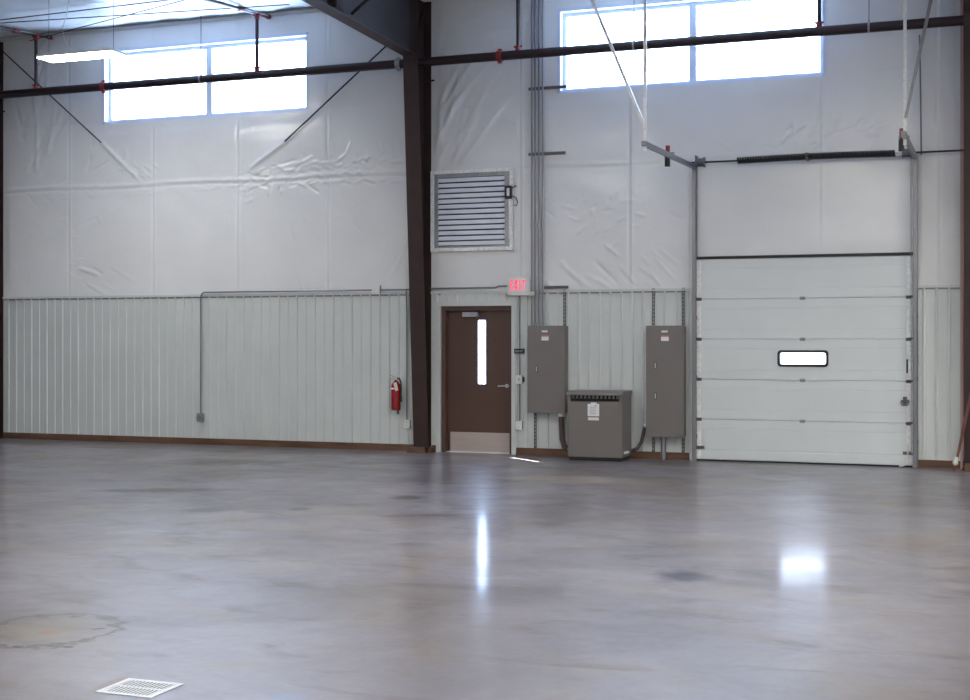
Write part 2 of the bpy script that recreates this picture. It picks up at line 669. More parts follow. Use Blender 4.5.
ceil = grid_mesh('ceiling', np.arange(XL, XR + .1, .12), np.arange(YB, .01, .08), ceil_fn, M_CEIL)
structure(ceil)
MB().prism([(YB - .3, roof(YB) + .10), (1.25, roof(1.25) + .10), (1.25, roof(1.25) + .3), (YB - .3, roof(YB) + .3)], 'x', XL - .2, XR + .2).build('roof_deck', M_SHELL, ceil)

# eave closure: thin dark joint strip at the head of the wall
structure(MB().box(-15.5, .4, -.05, -.02, EAVE - .035, EAVE - .01).build('trim_1', M_TRIM))

# ------------------------------------------------------------------ windows


def window(name, h, mull):
    x0, x1, z0, z1 = h
    fw, y0, y1 = .05, -.03, .12
    f = MB()
    f.box(x0, x1, -.035, .19, z1 - .05, z1).box(x0, x1, .02, .19, z0, z0 + .04)
    f.box(x0, x0 + .05, -.035, .19, z0 + .04, z1 - .05).box(x1 - .04, x1, .0, .19, z0 + .04, z1 - .05)
    o = structure(f.build(name, M_WIN))
    s = MB()
    for a, b in ((x0 + .05, mull), (mull, x1 - .04)):
        s.box(a, b, .09, .14, z1 - .10, z1 - .05).box(a, b, .09, .14, z0 + .04, z0 + .08)
        s.box(a, a + .05, .09, .14, z0 + .08, z1 - .10).box(b - .05, b, .09, .14, z0 + .08, z1 - .10)
    s.build('window_sash', M_WIN, o)
    for a, b in ((x0 + .05, mull), (mull, x1 - .04)):
        MB().box(a + .05, b - .05, .11, .118, z0 + .08, z1 - .10).build('window_pane', M_GLASS, o)
    return o


window('window_1', W1, -11.35)
window('window_2', W2, -3.76)


def portal(name, x0, x1, z0, z1, y, into):
    l = bpy.data.lights.new(name, 'AREA')
    l.shape = 'RECTANGLE'
    l.size, l.size_y = x1 - x0, z1 - z0
    l.cycles.is_portal = True
    o = bpy.data.objects.new(name, l)
    C.objects.link(o)
    o.location = ((x0 + x1) / 2, y, (z0 + z1) / 2)
    o.rotation_euler = Vector((0, into, 0)).to_track_quat('-Z', 'Y').to_euler()


portal('window_daylight', W1[0], W1[1], W1[2], W1[3], .3, -1)
portal('window_daylight', W2[0], W2[1], W2[2], W2[3], .3, -1)

# ------------------------------------------------------------------ ribbed liner panels, trims, timber sill


def liner(name, x0, x1, z0, z1, y=-.022):
    """ribbed sheet: ribs stand 13 mm proud"""
    n0 = math.floor(x0 / .1524)
    pts = [(x0, y)]
    k = n0
    while k * .1524 < x1:
        c = k * .1524
        h = .020 if k % 2 == 0 else .012
        for dx, dy in ((-.020, 0), (-.010, -h), (.010, -h), (.020, 0)):
            x = c + dx
            if x0 < x < x1:
                pts.append((x, y + dy))
        k += 1
    pts.append((x1, y))
    poly = pts + [(x1, -.004), (x0, -.004)]
    o = MB().prism(poly, 'z', z0, z1).build(name, M_LINER)
    return structure(o)


ZL = 2.29
liner('trim_2', -15.19, -7.76, .10, ZL)
liner('trim_3', -7.56, -7.46, .10, ZL)
liner('trim_4', -7.46, -6.27, 2.16, ZL)
liner('trim_5', -6.27, -3.74, .10, ZL)
liner('trim_6', -.84, -.06, .10, ZL)
t_ = MB()
for a, b in ((-15.19, -7.76), (-7.56, -3.74), (-.84, -.06)):
    t_.box(a, b, -.046, -.004, ZL, ZL + .035)
structure(t_.build('trim_7', M_TRIM))
t_ = MB()
for a, b in ((-15.19, -7.80), (-7.46, -7.41), (-6.25, -3.79), (-.83, -.30)):
    t_.box(a, b, -.0295, -.0225, ZL - .022, ZL - .001)
structure(t_.build('shadow_gap_strip', mat('grey_shadow_gap', (150, 152, 152), .6)))  # grey strip paints the shadow gap between ribs below the top trim
structure(MB().box(-.325, -.288, -.06, -.02, 0, EAVE - .02).build('lit_edge_strip', mat('pale_pink_lit_edge', (196, 165, 160), .5)))  # pale strip added to paint the lit edge of the column flange
structure(MB().box(-7.475, -7.41, -.05, .02, 0, 2.17).box(-6.32, -6.255, -.05, .02, 0, 2.17).box(-7.41, -6.32, -.05, .02, 2.11, 2.17).build('trim_8', M_TRIM))
structure(MB().box(-3.78, -3.735, -.05, -.004, .10, ZL + .035).box(-.885, -.835, -.05, -.004, .0, ZL + .035).build('trim_9', M_TRIM))
sb = MB()
for a, b in ((-15.6, -7.765), (-7.55, -7.475), (-6.255, -3.78), (-.83, -.27)):
    x = a
    while x < b:
        e = min(b, x + 3.6)
        if b - e < .4:
            e = b
        sb.box(x, e - .004, -.028, .0, 0, .098, .003)
        x = e
structure(sb.build('baseboard_back', M_WOOD))

# ------------------------------------------------------------------ steel frames


def column(cx, label, right_bay=True):
    o = thing('steel_column', (cx, -.1, 0), label, 'column', 'red-brown steel frame columns')
    hw = .115
    zk_, d0, d1 = 5.66, .13, .52
    top = roof(-.3) - .02
    MB().prism([(-d0 + .012, .02), (-.012 - .02, .02), (-.032, top), (-d1 + .012, top), (-d1 + .012, zk_)], 'x', cx - .004, cx + .004).build('web', M_DARKSTEEL, o)
    ff = MB().prism([(-d0, .02), (-d0 + .012, .02), (-d1 + .012, zk_), (-d1 + .012, top - .02), (-d1, top - .02), (-d1, zk_)], 'x', cx - hw, cx + hw)
    ff.build('inner_flange', M_DARKSTEEL, o)
    MB().box(cx - hw, cx + hw, -.032, -.020, .02, top).build('outer_flange', M_DARKSTEEL, o)
    MB().box(cx - .13, cx + .13, -.24, -.012, .0, .02).build('base_plate', M_DARKSTEEL, o)
    # knee stiffener and small girt clips on the web
    MB().bar((cx + .03, -.53, zk_ + .02), (cx + .03, -.06, top - .05), .05, .012).build('knee_stiffener', M_DARKSTEEL, o)
    MB().box(cx + .01, cx + .18, -.07, -.055, 5.36, 5.385).build('girt_clip', M_DARKSTEEL, o)
    return o


def rafter(cx, label):
    o = thing('steel_rafter', (cx, -.56, 5.66), label, 'beam', 'red-brown steel roof rafters')
    y1 = -.565
    ye = -9.0
    bot = [(y1, 5.665), (-3.6, 5.745), (ye, roof(ye) - .38), (YB + .3, roof(YB + .3) - .38)]
    topl = [(YB + .3, roof(YB + .3) - .09), (y1, roof(y1) - .09)]
    MB().prism(bot + topl, 'x', cx - .004, cx + .004).build('web', M_RAFTER, o)
    lo = [(a, b - .012) for a, b in bot]
    MB().prism(bot + lo[::-1], 'x', cx - .10, cx + .10).build('bottom_flange', M_DARKSTEEL, o)
    MB().prism([(topl[0][0], topl[0][1]), (topl[1][0], topl[1][1]), (topl[1][0], topl[1][1] + .012), (topl[0][0], topl[0][1] + .012)], 'x', cx - .10, cx + .10).build('top_flange', M_DARKSTEEL, o)
    MB().box(cx + .006, cx + .10, -3.02, -3.01, 5.76, 6.2).build('web_stiffener', M_DARKSTEEL, o)
    MB().bar((cx + .10, -2.6, 5.76), (cx + .75, -2.6, 6.27), .04, .04).build('flange_brace', M_ROD, o)
    return o


CX = [-15.31, -7.675, -.165]
column(CX[0], 'dark steel column at the left edge of the picture')
column(CX[1], 'dark brown tapered steel column left of the brown door')
column(CX[2], 'red-brown steel column at the right edge beside the leaning pole')
rafter(CX[0], 'dark steel rafter running from the column at the left picture edge')
rafter(CX[1], 'deep dark steel rafter rising from the tapered column beside the left window')
rafter(CX[2], 'dark steel rafter above the right-hand edge column')

tb = thing('timber_block', (-7.66, -.14, 0), 'brown timber blocking around the foot of the tapered steel column', 'timber')
MB().box(-7.86, -7.80, -.22, -.03, 0, .095, .003).build('end_block', M_WOOD, tb)
MB().box(-7.80, -7.55, -.29, -.245, 0, .085, .003).build('front_block', M_WOOD, tb)
MB().box(-7.53, -7.48, -.20, -.055, 0, .08, .003).build('end_block', M_WOOD, tb)

# wind-brace rods, disappearing behind the facing
tag(MB().cyl((-15.2, -.10, 6.40), (-13.238, -.065, 4.763), .011, seg=8).build('brace_rod', M_ROD), 'thin dark brace rod slanting down right from the left column', 'rod', 'wall brace rods')
tag(MB().cyl((-9.939, -.065, 4.612), (-7.78, -.12, 6.27), .013, seg=8).build('brace_rod', M_ROD), 'thin dark brace rod slanting up to the tapered column under the rafter', 'rod', 'wall brace rods')
def roof_pt(px, py, drop=.06):
    u = (px - 485) / F_PX
    v = -(py - 338) / F_PX
    r = (-math.sin(YAW) + u * math.cos(YAW), math.cos(YAW) + u * math.sin(YAW), v)
    t = (EAVE - drop - CAM_H - SLOPE * CAM_D) / (r[2] - SLOPE * r[1])
    return Vector((t * r[0], t * r[1] - CAM_D, CAM_H + t * r[2]))


for a, b, lb in (((0, 20), (185, -2), 'dark roof brace rod highest at the left under the ceiling'),
                 ((44, 37), (196, -3), 'dark roof brace rod rising from the eave behind the hanging lamp'),
                 ((0, 23), (250, 7), 'dark roof cable running nearly level under the ceiling')):
    p, q = roof_pt(*a), roof_pt(*b)
    d_ = (p - q).normalized()
    tag(MB().cyl(p + d_ * .8, q - d_ * .6, .008, seg=6).build('roof_rod', M_ROD), lb, 'rod', 'roof rods')

# ------------------------------------------------------------------ sprinkler main, risers and branch pipes
PY, PZ = -.42, 5.57
sp = thing('sprinkler_main', (-7.5, PY, PZ), 'long dark sprinkler pipe running level across both windows', 'pipe')
MB().cyl((-15.25, PY, PZ), (CX[1] - .03, PY, PZ), .063, seg=20).build('pipe_run', M_BLACKPIPE, sp, True)
MB().cyl((CX[1] + .03, PY, PZ), (CX[2] - .03, PY, PZ), .063, seg=20).build('pipe_run', M_BLACKPIPE, sp, True)
MB().cyl((CX[1] - .032, PY, PZ), (CX[1] + .032, PY, PZ), .06, seg=20).build('pipe_run', M_BLACKPIPE, sp, True)
for x, mm in ((-12.926, M_REDCOUP), (-7.90, M_GALV), (-6.36, M_REDCOUP)):
    c_ = MB().cyl((x - .035, PY, PZ), (x + .035, PY, PZ), .078, seg=20)
    c_.box(x - .025, x + .025, PY - .018, PY + .018, PZ + .06, PZ + .10).box(x - .025, x + .025, PY - .018, PY + .018, PZ - .10, PZ - .06)
    c_.build('coupling', mm, sp, True)

ris = [(-14.219, 'left of the hanging lamp', True), (-10.207, 'in front of the left window', True),
       (-6.093, 'above the louver beside the conduits', False), (-2.023, 'at the right window end', False)]
for x, where, vis in ris:
    top = roof(PY) - .07
    o = thing('sprinkler_riser', (x, PY, PZ + .05), 'short vertical sprinkler riser ' + where, 'pipe', 'risers from the sprinkler main')
    MB().cyl((x, PY, PZ + .060), (x, PY, top), .026, seg=14).build('pipe_run', M_BLACKPIPE, o, True)
    MB().cyl((x, PY, PZ + .055), (x, PY, PZ + .12), .037, seg=14).box(x - .06, x + .06, PY - .012, PY + .012, PZ + .10, PZ + .125).build('outlet_coupling', M_REDCOUP, o, True)
    c_ = MB().cyl((x, PY, top - .06), (x, PY, top + .04), .038, seg=14).box(x - .055, x + .055, PY - .03, PY + .03, top - .02, top + .015)
    c_.build('top_coupling', M_REDCOUP, o, True)
    br = thing('sprinkler_branch', (x, PY, top), 'sloping branch pipe under the ceiling, its riser ' + where, 'pipe', 'branch pipes under the ceiling')
    zt = lambda y: top + SLOPE * (y - PY) + .02
    MB().cyl((x, -12, zt(-12)), (x, -.07, zt(-.07)), .028, seg=14).build('pipe_run', M_BLACKPIPE, br, True)
    MB().cyl((x, -.95, zt(-.95)), (x, -.87, zt(-.87)), .038, seg=14).build('coupling', M_REDCOUP, br, True)
    MB().cyl((x, -.12, zt(-.12)), (x, -.055, zt(-.055)), .038, seg=14).build('end_cap', M_REDCOUP, br, True)
    MB().cyl((x + .045, -.85, zt(-.85)), (x + .045, -.15, zt(-.15)), .007, seg=8).build('hanger_bar', M_GALV, br)

for x, lb in ((-11.173, 'thin rod hanging the main pipe at mid left window'), (-4.447, 'thin rod hanging the main pipe at mid right window'), (-1.406, 'thin rod and clamp hanging the main pipe right of the right window')):
    o = thing('pipe_hanger', (x, PY, roof(PY)), lb, 'hanger', 'rod hangers of the sprinkler main')
    MB().cyl((x, PY, PZ + .066), (x, PY, roof(PY) - .0), .006, seg=6).build('rod', M_WIRE, o)
    MB().cyl((x - .012, PY, PZ), (x + .012, PY, PZ), .069, seg=18).box(x - .012, x + .012, PY - .01, PY + .01, PZ + .06, PZ + .10).build('clamp', M_GALV, o, True)

# ------------------------------------------------------------------ hanging lamps


def lamp(x, y, z, label):
    o = thing('hanging_lamp', (x, y, z), label, 'lamp', 'flat panel lamps hung from the ceiling')
    MB().box(x - .605, x + .605, y - .175, y + .175, z + .012, z + .05, .006).build('housing', M_WHITE, o)
    MB().box(x - .595, x + .595, y - .165, y + .165, z, z + .0115).build('diffuser', M_LED, o)
    return o


LX, LY, LZ = -11.62, -2.72, 5.49
l0 = lamp(LX, LY, LZ, 'glowing flat lamp hanging in front of the left window')
ztop = roof(LY)
MB().cyl((LX - .53, LY, LZ + .05), (LX - .53, LY, ztop), .004, seg=6).build('hanger_wire', M_WIRE, l0)
MB().cyl((LX + .53, LY, LZ + .05), (LX + .53, LY, ztop), .004, seg=6).build('hanger_wire', M_WIRE, l0)
MB().tube([(LX - .18, LY, ztop), (LX - .25, LY, ztop - .3), (LX - .31, LY, LZ + .42), (LX - .27, LY, LZ + .25), (LX - .12, LY, LZ + .05)], .006).build('power_cord', M_WHITE, l0, True)
k = 0
for yy in (-8.4, -14.2, -20.0):  # unseen lamp rows added to light the wall, thinned to balance it
    for xx in (-11.6, -7.0, -2.6, 2.0, 6.0):
        if (yy > -9 and xx < -11) or (yy < -9 and xx in (-7.0, 2.0)):
            continue
        k += 1
        z = roof(yy) - .55
        c = copy_thing(l0, (xx, yy, z), 'flat panel lamp added out of view to light the wall')
copy_thing(l0, (3.6, -2.72, 5.49), 'flat panel lamp added out of view beyond the right-hand column')
dim = [c_ for c_ in l0.children if c_.name.startswith('diffuser')][0]
dim.data = dim.data.copy()
dim.data.materials[0] = M_LEDLOW

# ------------------------------------------------------------------ louver
lo = thing('wall_louver', (-6.92, -.02, 3.5), 'square galvanized louver with level blades above the brown door', 'louver')
x0, x1, z0, z1 = -7.55, -6.29, 2.895, 4.06
fr = MB()
fr.box(x0, x1, -.075, -.03, z1 - .045, z1).box(x0, x1, -.075, -.03, z0, z0 + .05).box(x0, x0 + .05, -.075, -.03, z0 + .05, z1 - .045).box(x1 - .05, x1, -.075, -.03, z0 + .05, z1 - .045)
fr.build('outer_frame', M_GALVB, lo)
g = MB()
g.box(x0 + .05, x0 + .11, -.055, -.03, z0 + .05, z1 - .045).box(x1 - .13, x1 - .05, -.055, -.03, z0 + .05, z1 - .045)
g.box(x0 + .11, x1 - .13, -.055, -.03, z1 - .10, z1 - .045).box(x0 + .11, x1 - .13, -.055, -.03, z0 + .05, z0 + .075)
g.build('inner_frame', M_GALV, lo)
MB().box(x0 + .11, x1 - .13, -.032, -.026, z0 + .075, z1 - .10).build('dark_backing', M_HOLE, lo)
n = 13
h_ = (z1 - .10 - z0 - .075) / n
for i in range(n):
    zb = z0 + .075 + i * h_
    MB().prism([(-.048, zb + .008), (-.070, zb + .014), (-.038, zb + h_ - .008), (-.034, zb + h_ - .012)], 'x', x0 + .112, x1 - .132).build('blade', M_BLADE, lo)
ac = MB().box(-6.395, -6.295, -.13, -.075, 3.62, 3.80, .006).build('actuator', M_BLACK, lo)
MB().box(-6.36, -6.32, -.136, -.129, 3.655, 3.765).build('actuator_label', M_PAPER, ac)
MB().cyl((-6.30, -.09, 3.77), (-6.24, -.06, 3.80), .008).build('crank_arm', M_BLACKPIPE, lo)
MB().tube([(-6.30, -.1, 3.66), (-6.24, -.08, 3.63), (-6.22, -.065, 3.57), (-6.24, -.06, 3.52), (-6.28, -.06, 3.53)], .008).build('cable', M_STRUT, lo, True)
MB().cyl((-6.335, -.085, 3.05), (-6.335, -.085, 3.62), .012).build('linkage_rod', M_GALVB, lo)

# ------------------------------------------------------------------ brown door
dr = structure(MB().box(-7.41, -7.35, .0, .17, 0, 2.11).box(-6.365, -6.32, .0, .17, 0, 2.11).box(-7.35, -6.365, .0, .17, 2.05, 2.11).build('door_1', M_BROWN))
leaf = MB()
gx0, gx1, gz0, gz1 = -6.885, -6.765, .99, 1.905
lx0, lx1, lz0, lz1 = -7.349, -6.366, .012, 2.049
leaf.box(lx0, gx0, .10, .145, lz0, lz1).box(gx1, lx1, .10, .145, lz0, lz1).box(gx0, gx1, .10, .145, lz0, gz0).box(gx0, gx1, .10, .145, gz1, lz1)
lf = leaf.build('door_leaf', M_BROWN, dr)
MB().box(gx0, gx1, .118, .124, gz0, gz1).build('door_glass', M_GLASS, lf)
MB().box(lx0 + .04, lx1 - .01, .094, .0995, .015, .29).build('kick_plate', M_KICK, lf)
h = MB().cyl((-6.43, .10, .965), (-6.43, .06, .965), .028).cyl((-6.43, .075, .965), (-6.43, .045, .965), .012)
h.tube([(-6.43, .05, .965), (-6.47, .045, .967), (-6.56, .05, .962)], [.012, .011, .009])
h.build('door_handle', M_CHROME, lf, True)
cl = MB().box(-7.10, -6.86, .03, .095, 1.955, 2.025, .005)
cl.cyl((-6.83, .075, 2.03), (-6.83, .075, 2.045), .018)
cl.build('door_closer', M_GALV, lf)
MB().bar((-7.02, .05, 2.032), (-6.80, .02, 2.040), .02, .008).bar((-6.80, .02, 2.040), (-6.86, .10, 2.046), .02, .008).build('closer_arm', M_BLACKPIPE, lf)
for z in (.30, 1.05, 1.80):
    MB().cyl((-7.348, .088, z), (-7.348, .088, z + .1), .008).build('hinge', M_BROWN, dr)
MB().box(-7.35, -6.365, .03, .17, .0, .010).build('threshold', M_CHROME, dr)

# ------------------------------------------------------------------ overhead sectional door
od = structure(MB().box(OD[0] - .02, OD[1] + .02, -.06, -.013, 2.708, 2.745).box(OD[0], OD[1], -.05, -.01, .0, .02).build('door_2', M_BLACK))
wx0, wx1, wz0, wz1 = -2.588, -1.956, 1.284, 1.478
SH = .538
hx = -2.276
for i in range(5):
    z0 = .022 + i * SH
    z1 = z0 + SH - .005
    zm = (z0 + z1) / 2
    poly = []

    def prof(za, zb):
        return [(za, zb)]
    # front profile with two shallow grooves pressed along each section
    P = [(-.040, z0), (-.046, z0 + .006), (-.046, zm - .14 - .012), (-.0435, zm - .14), (-.046, zm - .14 + .012), (-.046, zm + .14 - .012), (-.0435, zm + .14), (-.046, zm + .14 + .012), (-.046, z1 - .006), (-.040, z1), (-.02, z1), (-.02, z1 + .005), (.0, z1 + .005), (.0, z0)]
    s = MB()
    if i == 2:
        # section with the vision window: two full-height ends plus strips above and below
        s.prism(P, 'x', OD[0], wx0)
        s.prism(P, 'x', wx1, OD[1])
        s.box(wx0, wx1, -.046, 0, z0, wz0).box(wx0, wx1, -.046, 0, wz1, z1).box(wx0, wx1, -.02, 0, z1, z1 + .005)
    else:
        s.prism(P, 'x', OD[0], OD[1])
    sec = s.build('door_section', M_ODOOR, od)
    for xx in (OD[0] + .03, OD[1] - .03):
        MB().box(xx - .035, xx + .035, -.052, -.047, z0 + .01, z1 - .01).build('end_stile', M_GALVB, sec)
for i in range(1, 5):
    z = .022 + i * SH
    for xx in (OD[0] + .04, hx, OD[1] - .04):
        hh = MB().box(xx - .032, xx + .032, -.066, -.047 if xx == hx else -.053, z - .025, z + .02, .003)
        hh.cyl((xx - .04, -.068, z), (xx + .04, -.068, z), .007, seg=8)
        if xx != hx:
            sg = -1 if xx < hx else 1
            hh.cyl((xx, -.075, z + .01), (xx + sg * .06, -.075, z + .01), .010, seg=8)
        hh.build('hinge', M_GALV if xx == hx else M_STRUT, od)
for xx, sg in ((OD[0] + .06, -1), (OD[1] - .06, 1)):
    MB().box(xx - .05, xx + .05, -.072, -.053, .16, .20).cyl((xx, -.075, .17), (xx + sg * .07, -.075, .17), .012, seg=8).build('bottom_roller', M_STRUT, od)
# vision window: rounded black gasket and frosted pane


def rrect(x0, x1, z0, z1, r, n=6):
    pts = []
    for cx_, cz_, a0 in ((x1 - r, z1 - r, 0), (x0 + r, z1 - r, 90), (x0 + r, z0 + r, 180), (x1 - r, z0 + r, 270)):
        for k_ in range(n + 1):
            a = math.radians(a0 + 90 * k_ / n)
            pts.append((cx_ + r * math.cos(a), cz_ + r * math.sin(a)))
    return pts


def ring(outer, inner, y0, y1):
    mb = MB()
    bm = mb.bm
    n_ = len(outer)
    A = [bm.verts.new((p[0], y0, p[1])) for p in outer]
    B = [bm.verts.new((p[0], y0, p[1])) for p in inner]
    A2 = [bm.verts.new((p[0], y1, p[1])) for p in outer]
    B2 = [bm.verts.new((p[0], y1, p[1])) for p in inner]
    for i_ in range(n_):
        j_ = (i_ + 1) % n_
        bm.faces.new((A[i_], A[j_], B[j_], B[i_]))
        bm.faces.new((A2[j_], A2[i_], B2[i_], B2[j_]))
        bm.faces.new((A[j_], A[i_], A2[i_], A2[j_]))
        bm.faces.new((B[i_], B[j_], B2[j_], B2[i_]))
    return mb


ring(rrect(wx0 - .012, wx1 + .012, wz0 - .012, wz1 + .012, .045), rrect(wx0 + .022, wx1 - .022, wz0 + .022, wz1 - .022, .025), -.058, -.002).build('window_gasket', M_BLACK, od)
MB().box(wx0 + .01, wx1 - .01, -.03, -.022, wz0 + .01, wz1 - .01).build('door_window_pane', M_FROST, od)
lk = MB().box(-1.04, -.94, -.075, -.053, .83, .86).box(-1.015, -.965, -.085, -.053, .80, .90, .004).cyl((-.99, -.11, .85), (-.99, -.08, .85), .014)
lk.tube([(-1.04, -.08, .83), (-1.02, -.10, .79), (-.96, -.10, .79), (-.94, -.08, .83)], .007)
lk.build('slide_lock', M_STRUT, od)
MB().tube([(-.96, -.07, .30), (-.955, -.08, .12), (-.97, -.09, .04), (-1.02, -.11, .02), (-1.06, -.12, .016)], .010).build('pull_rope', M_WHITE, od, True)
MB().box(-.975, -.955, -.06, -.053, 1.2, 1.38).build('warning_tag', M_BLACK, od)

# tracks -----------------------------------------------------------


def track(xc, ye, yh, label):
    o = thing('door_track', (xc, -.09, 0), label, 'door track', 'tracks of the overhead door')
    MB().box(xc - .030, xc + .030, -.050, -.022, 0, 3.98).build('wall_angle', M_CONDUIT, o)
    v = MB().box(xc - .024, xc - .019, -.125, -.052, .0, 3.93).box(xc + .019, xc + .024, -.125, -.052, 0, 3.93).box(xc - .024, xc + .024, -.130, -.125, 0, 3.93)
    v.build('vertical_track', M_CONDUIT, o)
    a, b = Vector((xc, -.10, 3.95)), Vector((xc, ye, 3.95 + .0238 * (ye + .1)))
    MB().bar(a, b, .05, .055).build('horizontal_track', M_CONDUIT, o)
    for z in (.3, 1.1, 1.9, 2.9, 3.6):
        MB().box(xc - .035, xc + .035, -.056, -.046, z, z + .05).build('track_bracket', M_GALV, o)
    # hangers up to the roof from the free end
    zr = roof(yh)
    MB().bar((xc, yh, 3.80), (xc, yh, zr - .02), .035, .02, up=(0, 1, 0)).build('hanger_angle', M_GALVB, o)
    return o


tl = track(-3.70, -2.95, -2.87, 'grey steel track on the left jamb of the overhead door')
trr = track(-.865, -2.65, -2.35, 'reddish-grey steel track on the right jamb of the overhead door')
zr = roof(-2.87)
q = wall_at(592, 0, -2.87)
p = Vector((-3.69, -2.895, 4.06))
d_ = (q - p).normalized()
MB().bar(p, p + d_ * ((zr - .02 - p.z) / d_.z), .035, .02, up=(0, 1, 0)).build('diagonal_hanger', M_GALVB, tl)
zr = roof(-2.35)
q = wall_at(931, 0, -2.35)
p = Vector((-.855, -2.375, 4.10))
d_ = (q - p).normalized()
MB().bar(p, p + d_ * ((zr - .02 - p.z) / d_.z), .035, .02, up=(0, 1, 0)).build('diagonal_hanger', M_CONDUIT, trr)
for xc, lb in ((-3.70, 'red and black bumper strapped on the left overhead track'), (-.865, 'red and black bumper strapped on the right overhead track')):
    yb = -1.45 if xc < -2 else -1.95
    zb = 3.95 + .0238 * (yb + .1)
    o = thing('track_bumper', (xc - .03, yb, zb), lb, 'bumper', 'track bumpers')
    MB().cyl((xc - .06, yb, zb - .12), (xc - .06, yb, zb + .02), .034).build('black_sleeve', M_BLACK, o)
    MB().cyl((xc - .06, yb, zb + .02), (xc - .055, yb, zb + .14), .028).build('red_end', M_REDCOUP, o)
    MB().box(xc - .092, xc + .03, yb - .02, yb + .02, zb - .0, zb + .055).build('strap', M_GALV, o)

# torsion shaft and spring -------------------------------------------
ts = thing('torsion_shaft', (-2.3, -.14, 4.02), 'thin dark shaft with long black spring above the overhead door', 'door spring')
SZ = 4.00
MB().cyl((-3.78, -.16, SZ), (-.27, -.16, SZ), .013, seg=10).build('shaft', M_BLACKPIPE, ts, True)
spg = MB()
pts, rr = [], []
n = 60
xa, xb_ = -3.11, -1.10
for i in range(n * 8 + 1):
    t = i / (n * 8)
    a = 2 * math.pi * n * t
    pts.append((xa + (xb_ - xa) * t, -.16 + .034 * math.cos(a), SZ + .034 * math.sin(a) + .012 * math.sin(math.pi * t)))
spg.tube(pts, .016, seg=5)
spg.build('spring', M_BLACK, ts, True)
MB().box(-2.22, -2.18, -.20, -.065, SZ - .04, SZ + .06).build('centre_bracket', M_STRUT, ts)
for x, s_ in ((-3.60, 1), (-.965, -1)):
    MB().cyl((x - .045, -.16, SZ), (x + .045, -.16, SZ), .056, seg=20).cyl((x + .045 * s_, -.16, SZ), (x + .055 * s_, -.16, SZ), .072, seg=20).build('cable_drum', M_STRUT, ts, True)
    MB().box(x - .058 * s_ - .006, x - .058 * s_ + .006, -.22, -.065, SZ - .055, SZ + .09).build('end_bearing_plate', M_STRUT, ts)
    MB().cyl((x - .055 * s_, -.22, SZ), (x - .055 * s_, -.16, .2), .004, seg=6).build('lift_cable', M_WIRE, ts)
MB().box(-1.10, -.95, -.18, -.14, SZ - .03, SZ + .01).build('winding_cone', M_GALV, ts)
tag(MB().cyl((-.79, -.10, SZ - .03), (-.81, -.10, 5.50), .010, seg=8).build('thin_conduit', M_WIRE), 'thin grey rod rising from the right door track to the main pipe', 'rod')

# ------------------------------------------------------------------ electrical cabinets


def seg_label(parent, x0, x1, z0, z1, y, m, name='label'):
    return MB().box(x0, x1, y - .003, y, z0, z1).build(name, m, parent)


def cabinet(x0, x1, z0, z1, label, handles):
    y0 = -.22
    o = thing('electrical_panel', ((x0 + x1) / 2, -.13, z0), label, 'electrical panel', 'grey wall-mounted electrical panels')
    MB().box(x0, x1, y0 + .008, -.045, z0, z1, .004).build('enclosure', M_GREY, o)
    d = MB().box(x0 - .006, x1 + .006, y0 - .006, y0 + .008, z0 - .006, z1 + .006, .003).build('door', M_GREY, o)
    for hx_, hz in handles:
        hb = MB().box(hx_ - .018, hx_ + .018, y0 - .012, y0 - .006, hz - .05, hz + .05, .003)
        hd = hb.build('latch', M_STRUT, d)
        MB().box(hx_ - .006, hx_ + .006, y0 - .020, y0 - .012, hz - .035, hz + .035, .002).build('latch_bar', M_CHROME, hd)
    xm = (x0 + x1) / 2 - (.02 if len(handles) == 1 else .0)
    seg_label(d, xm - .045, xm + .04, z1 - .085, z1 - .06, y0 - .006, M_PAPER)
    seg_label(d, xm - .05, xm + .055, z1 - .20, z1 - .135, y0 - .006, M_PAPER)
    seg_label(d, xm - .05, xm + .055, z1 - .145, z1 - .125, y0 - .0065, M_PINK)
    return o


cabinet(-6.01, -5.48, .615, 1.815, 'grey electrical panel left of the floor transformer with one latch', [(-5.885, 1.22)])
cabinet(-4.325, -3.82, .325, 1.81, 'tall grey electrical panel beside the overhead door with two latches', [(-4.20, 1.28), (-4.20, .87)])

# strut channels


def strut(x, z0, z1, label):
    o = thing('strut_channel', (x, -.05, z0), label, 'strut', 'slotted steel strut channels')
    MB().box(x - .02, x - .016, -.048, -.040 + .0, z0, z1).box(x + .016, x + .02, -.048, -.040, z0, z1).box(x - .02, x + .02, -.044, -.040, z0, z1).build('channel', M_STRUT, o)
    m = MB()
    z = z0 + .03
    while z < z1 - .03:
        m.box(x - .007, x + .007, -.0475, -.0441, z, z + .028)
        z += .05
    m.build('slots', M_GALV, o)
    return o


SX1, SX2, SX3, SX4 = -5.965, -5.535, -4.27, -3.86
strut(SX2, 1.82, 2.33, 'short slotted strut above the right side of the panel left of the transformer')
strut(SX1, .10, .61, 'short slotted strut below the panel left of the transformer')
strut(SX3, 1.82, 2.33, 'slotted strut above the left side of the tall panel')
strut(SX4, 1.82, 2.33, 'slotted strut above the right side of the tall panel')
strut(SX3, .10, .32, 'slotted strut below the left side of the tall panel')
strut(SX4, .10, .32, 'slotted strut below the right side of the tall panel')
for x0, x1, z, lb in ((-6.06, -5.50, 5.155, 'horizontal strut across the conduits just below the window'), (-6.06, -5.52, 4.235, 'horizontal strut across the conduits at mid wall'), (-5.83, -5.48, 2.36, 'horizontal strut behind the conduits above the wall panels')):
    tag(MB().box(x0, x1, -.066, -.040, z - .02, z + .02).build('strut_channel', M_STRUT), lb, 'strut', 'horizontal strut channels')

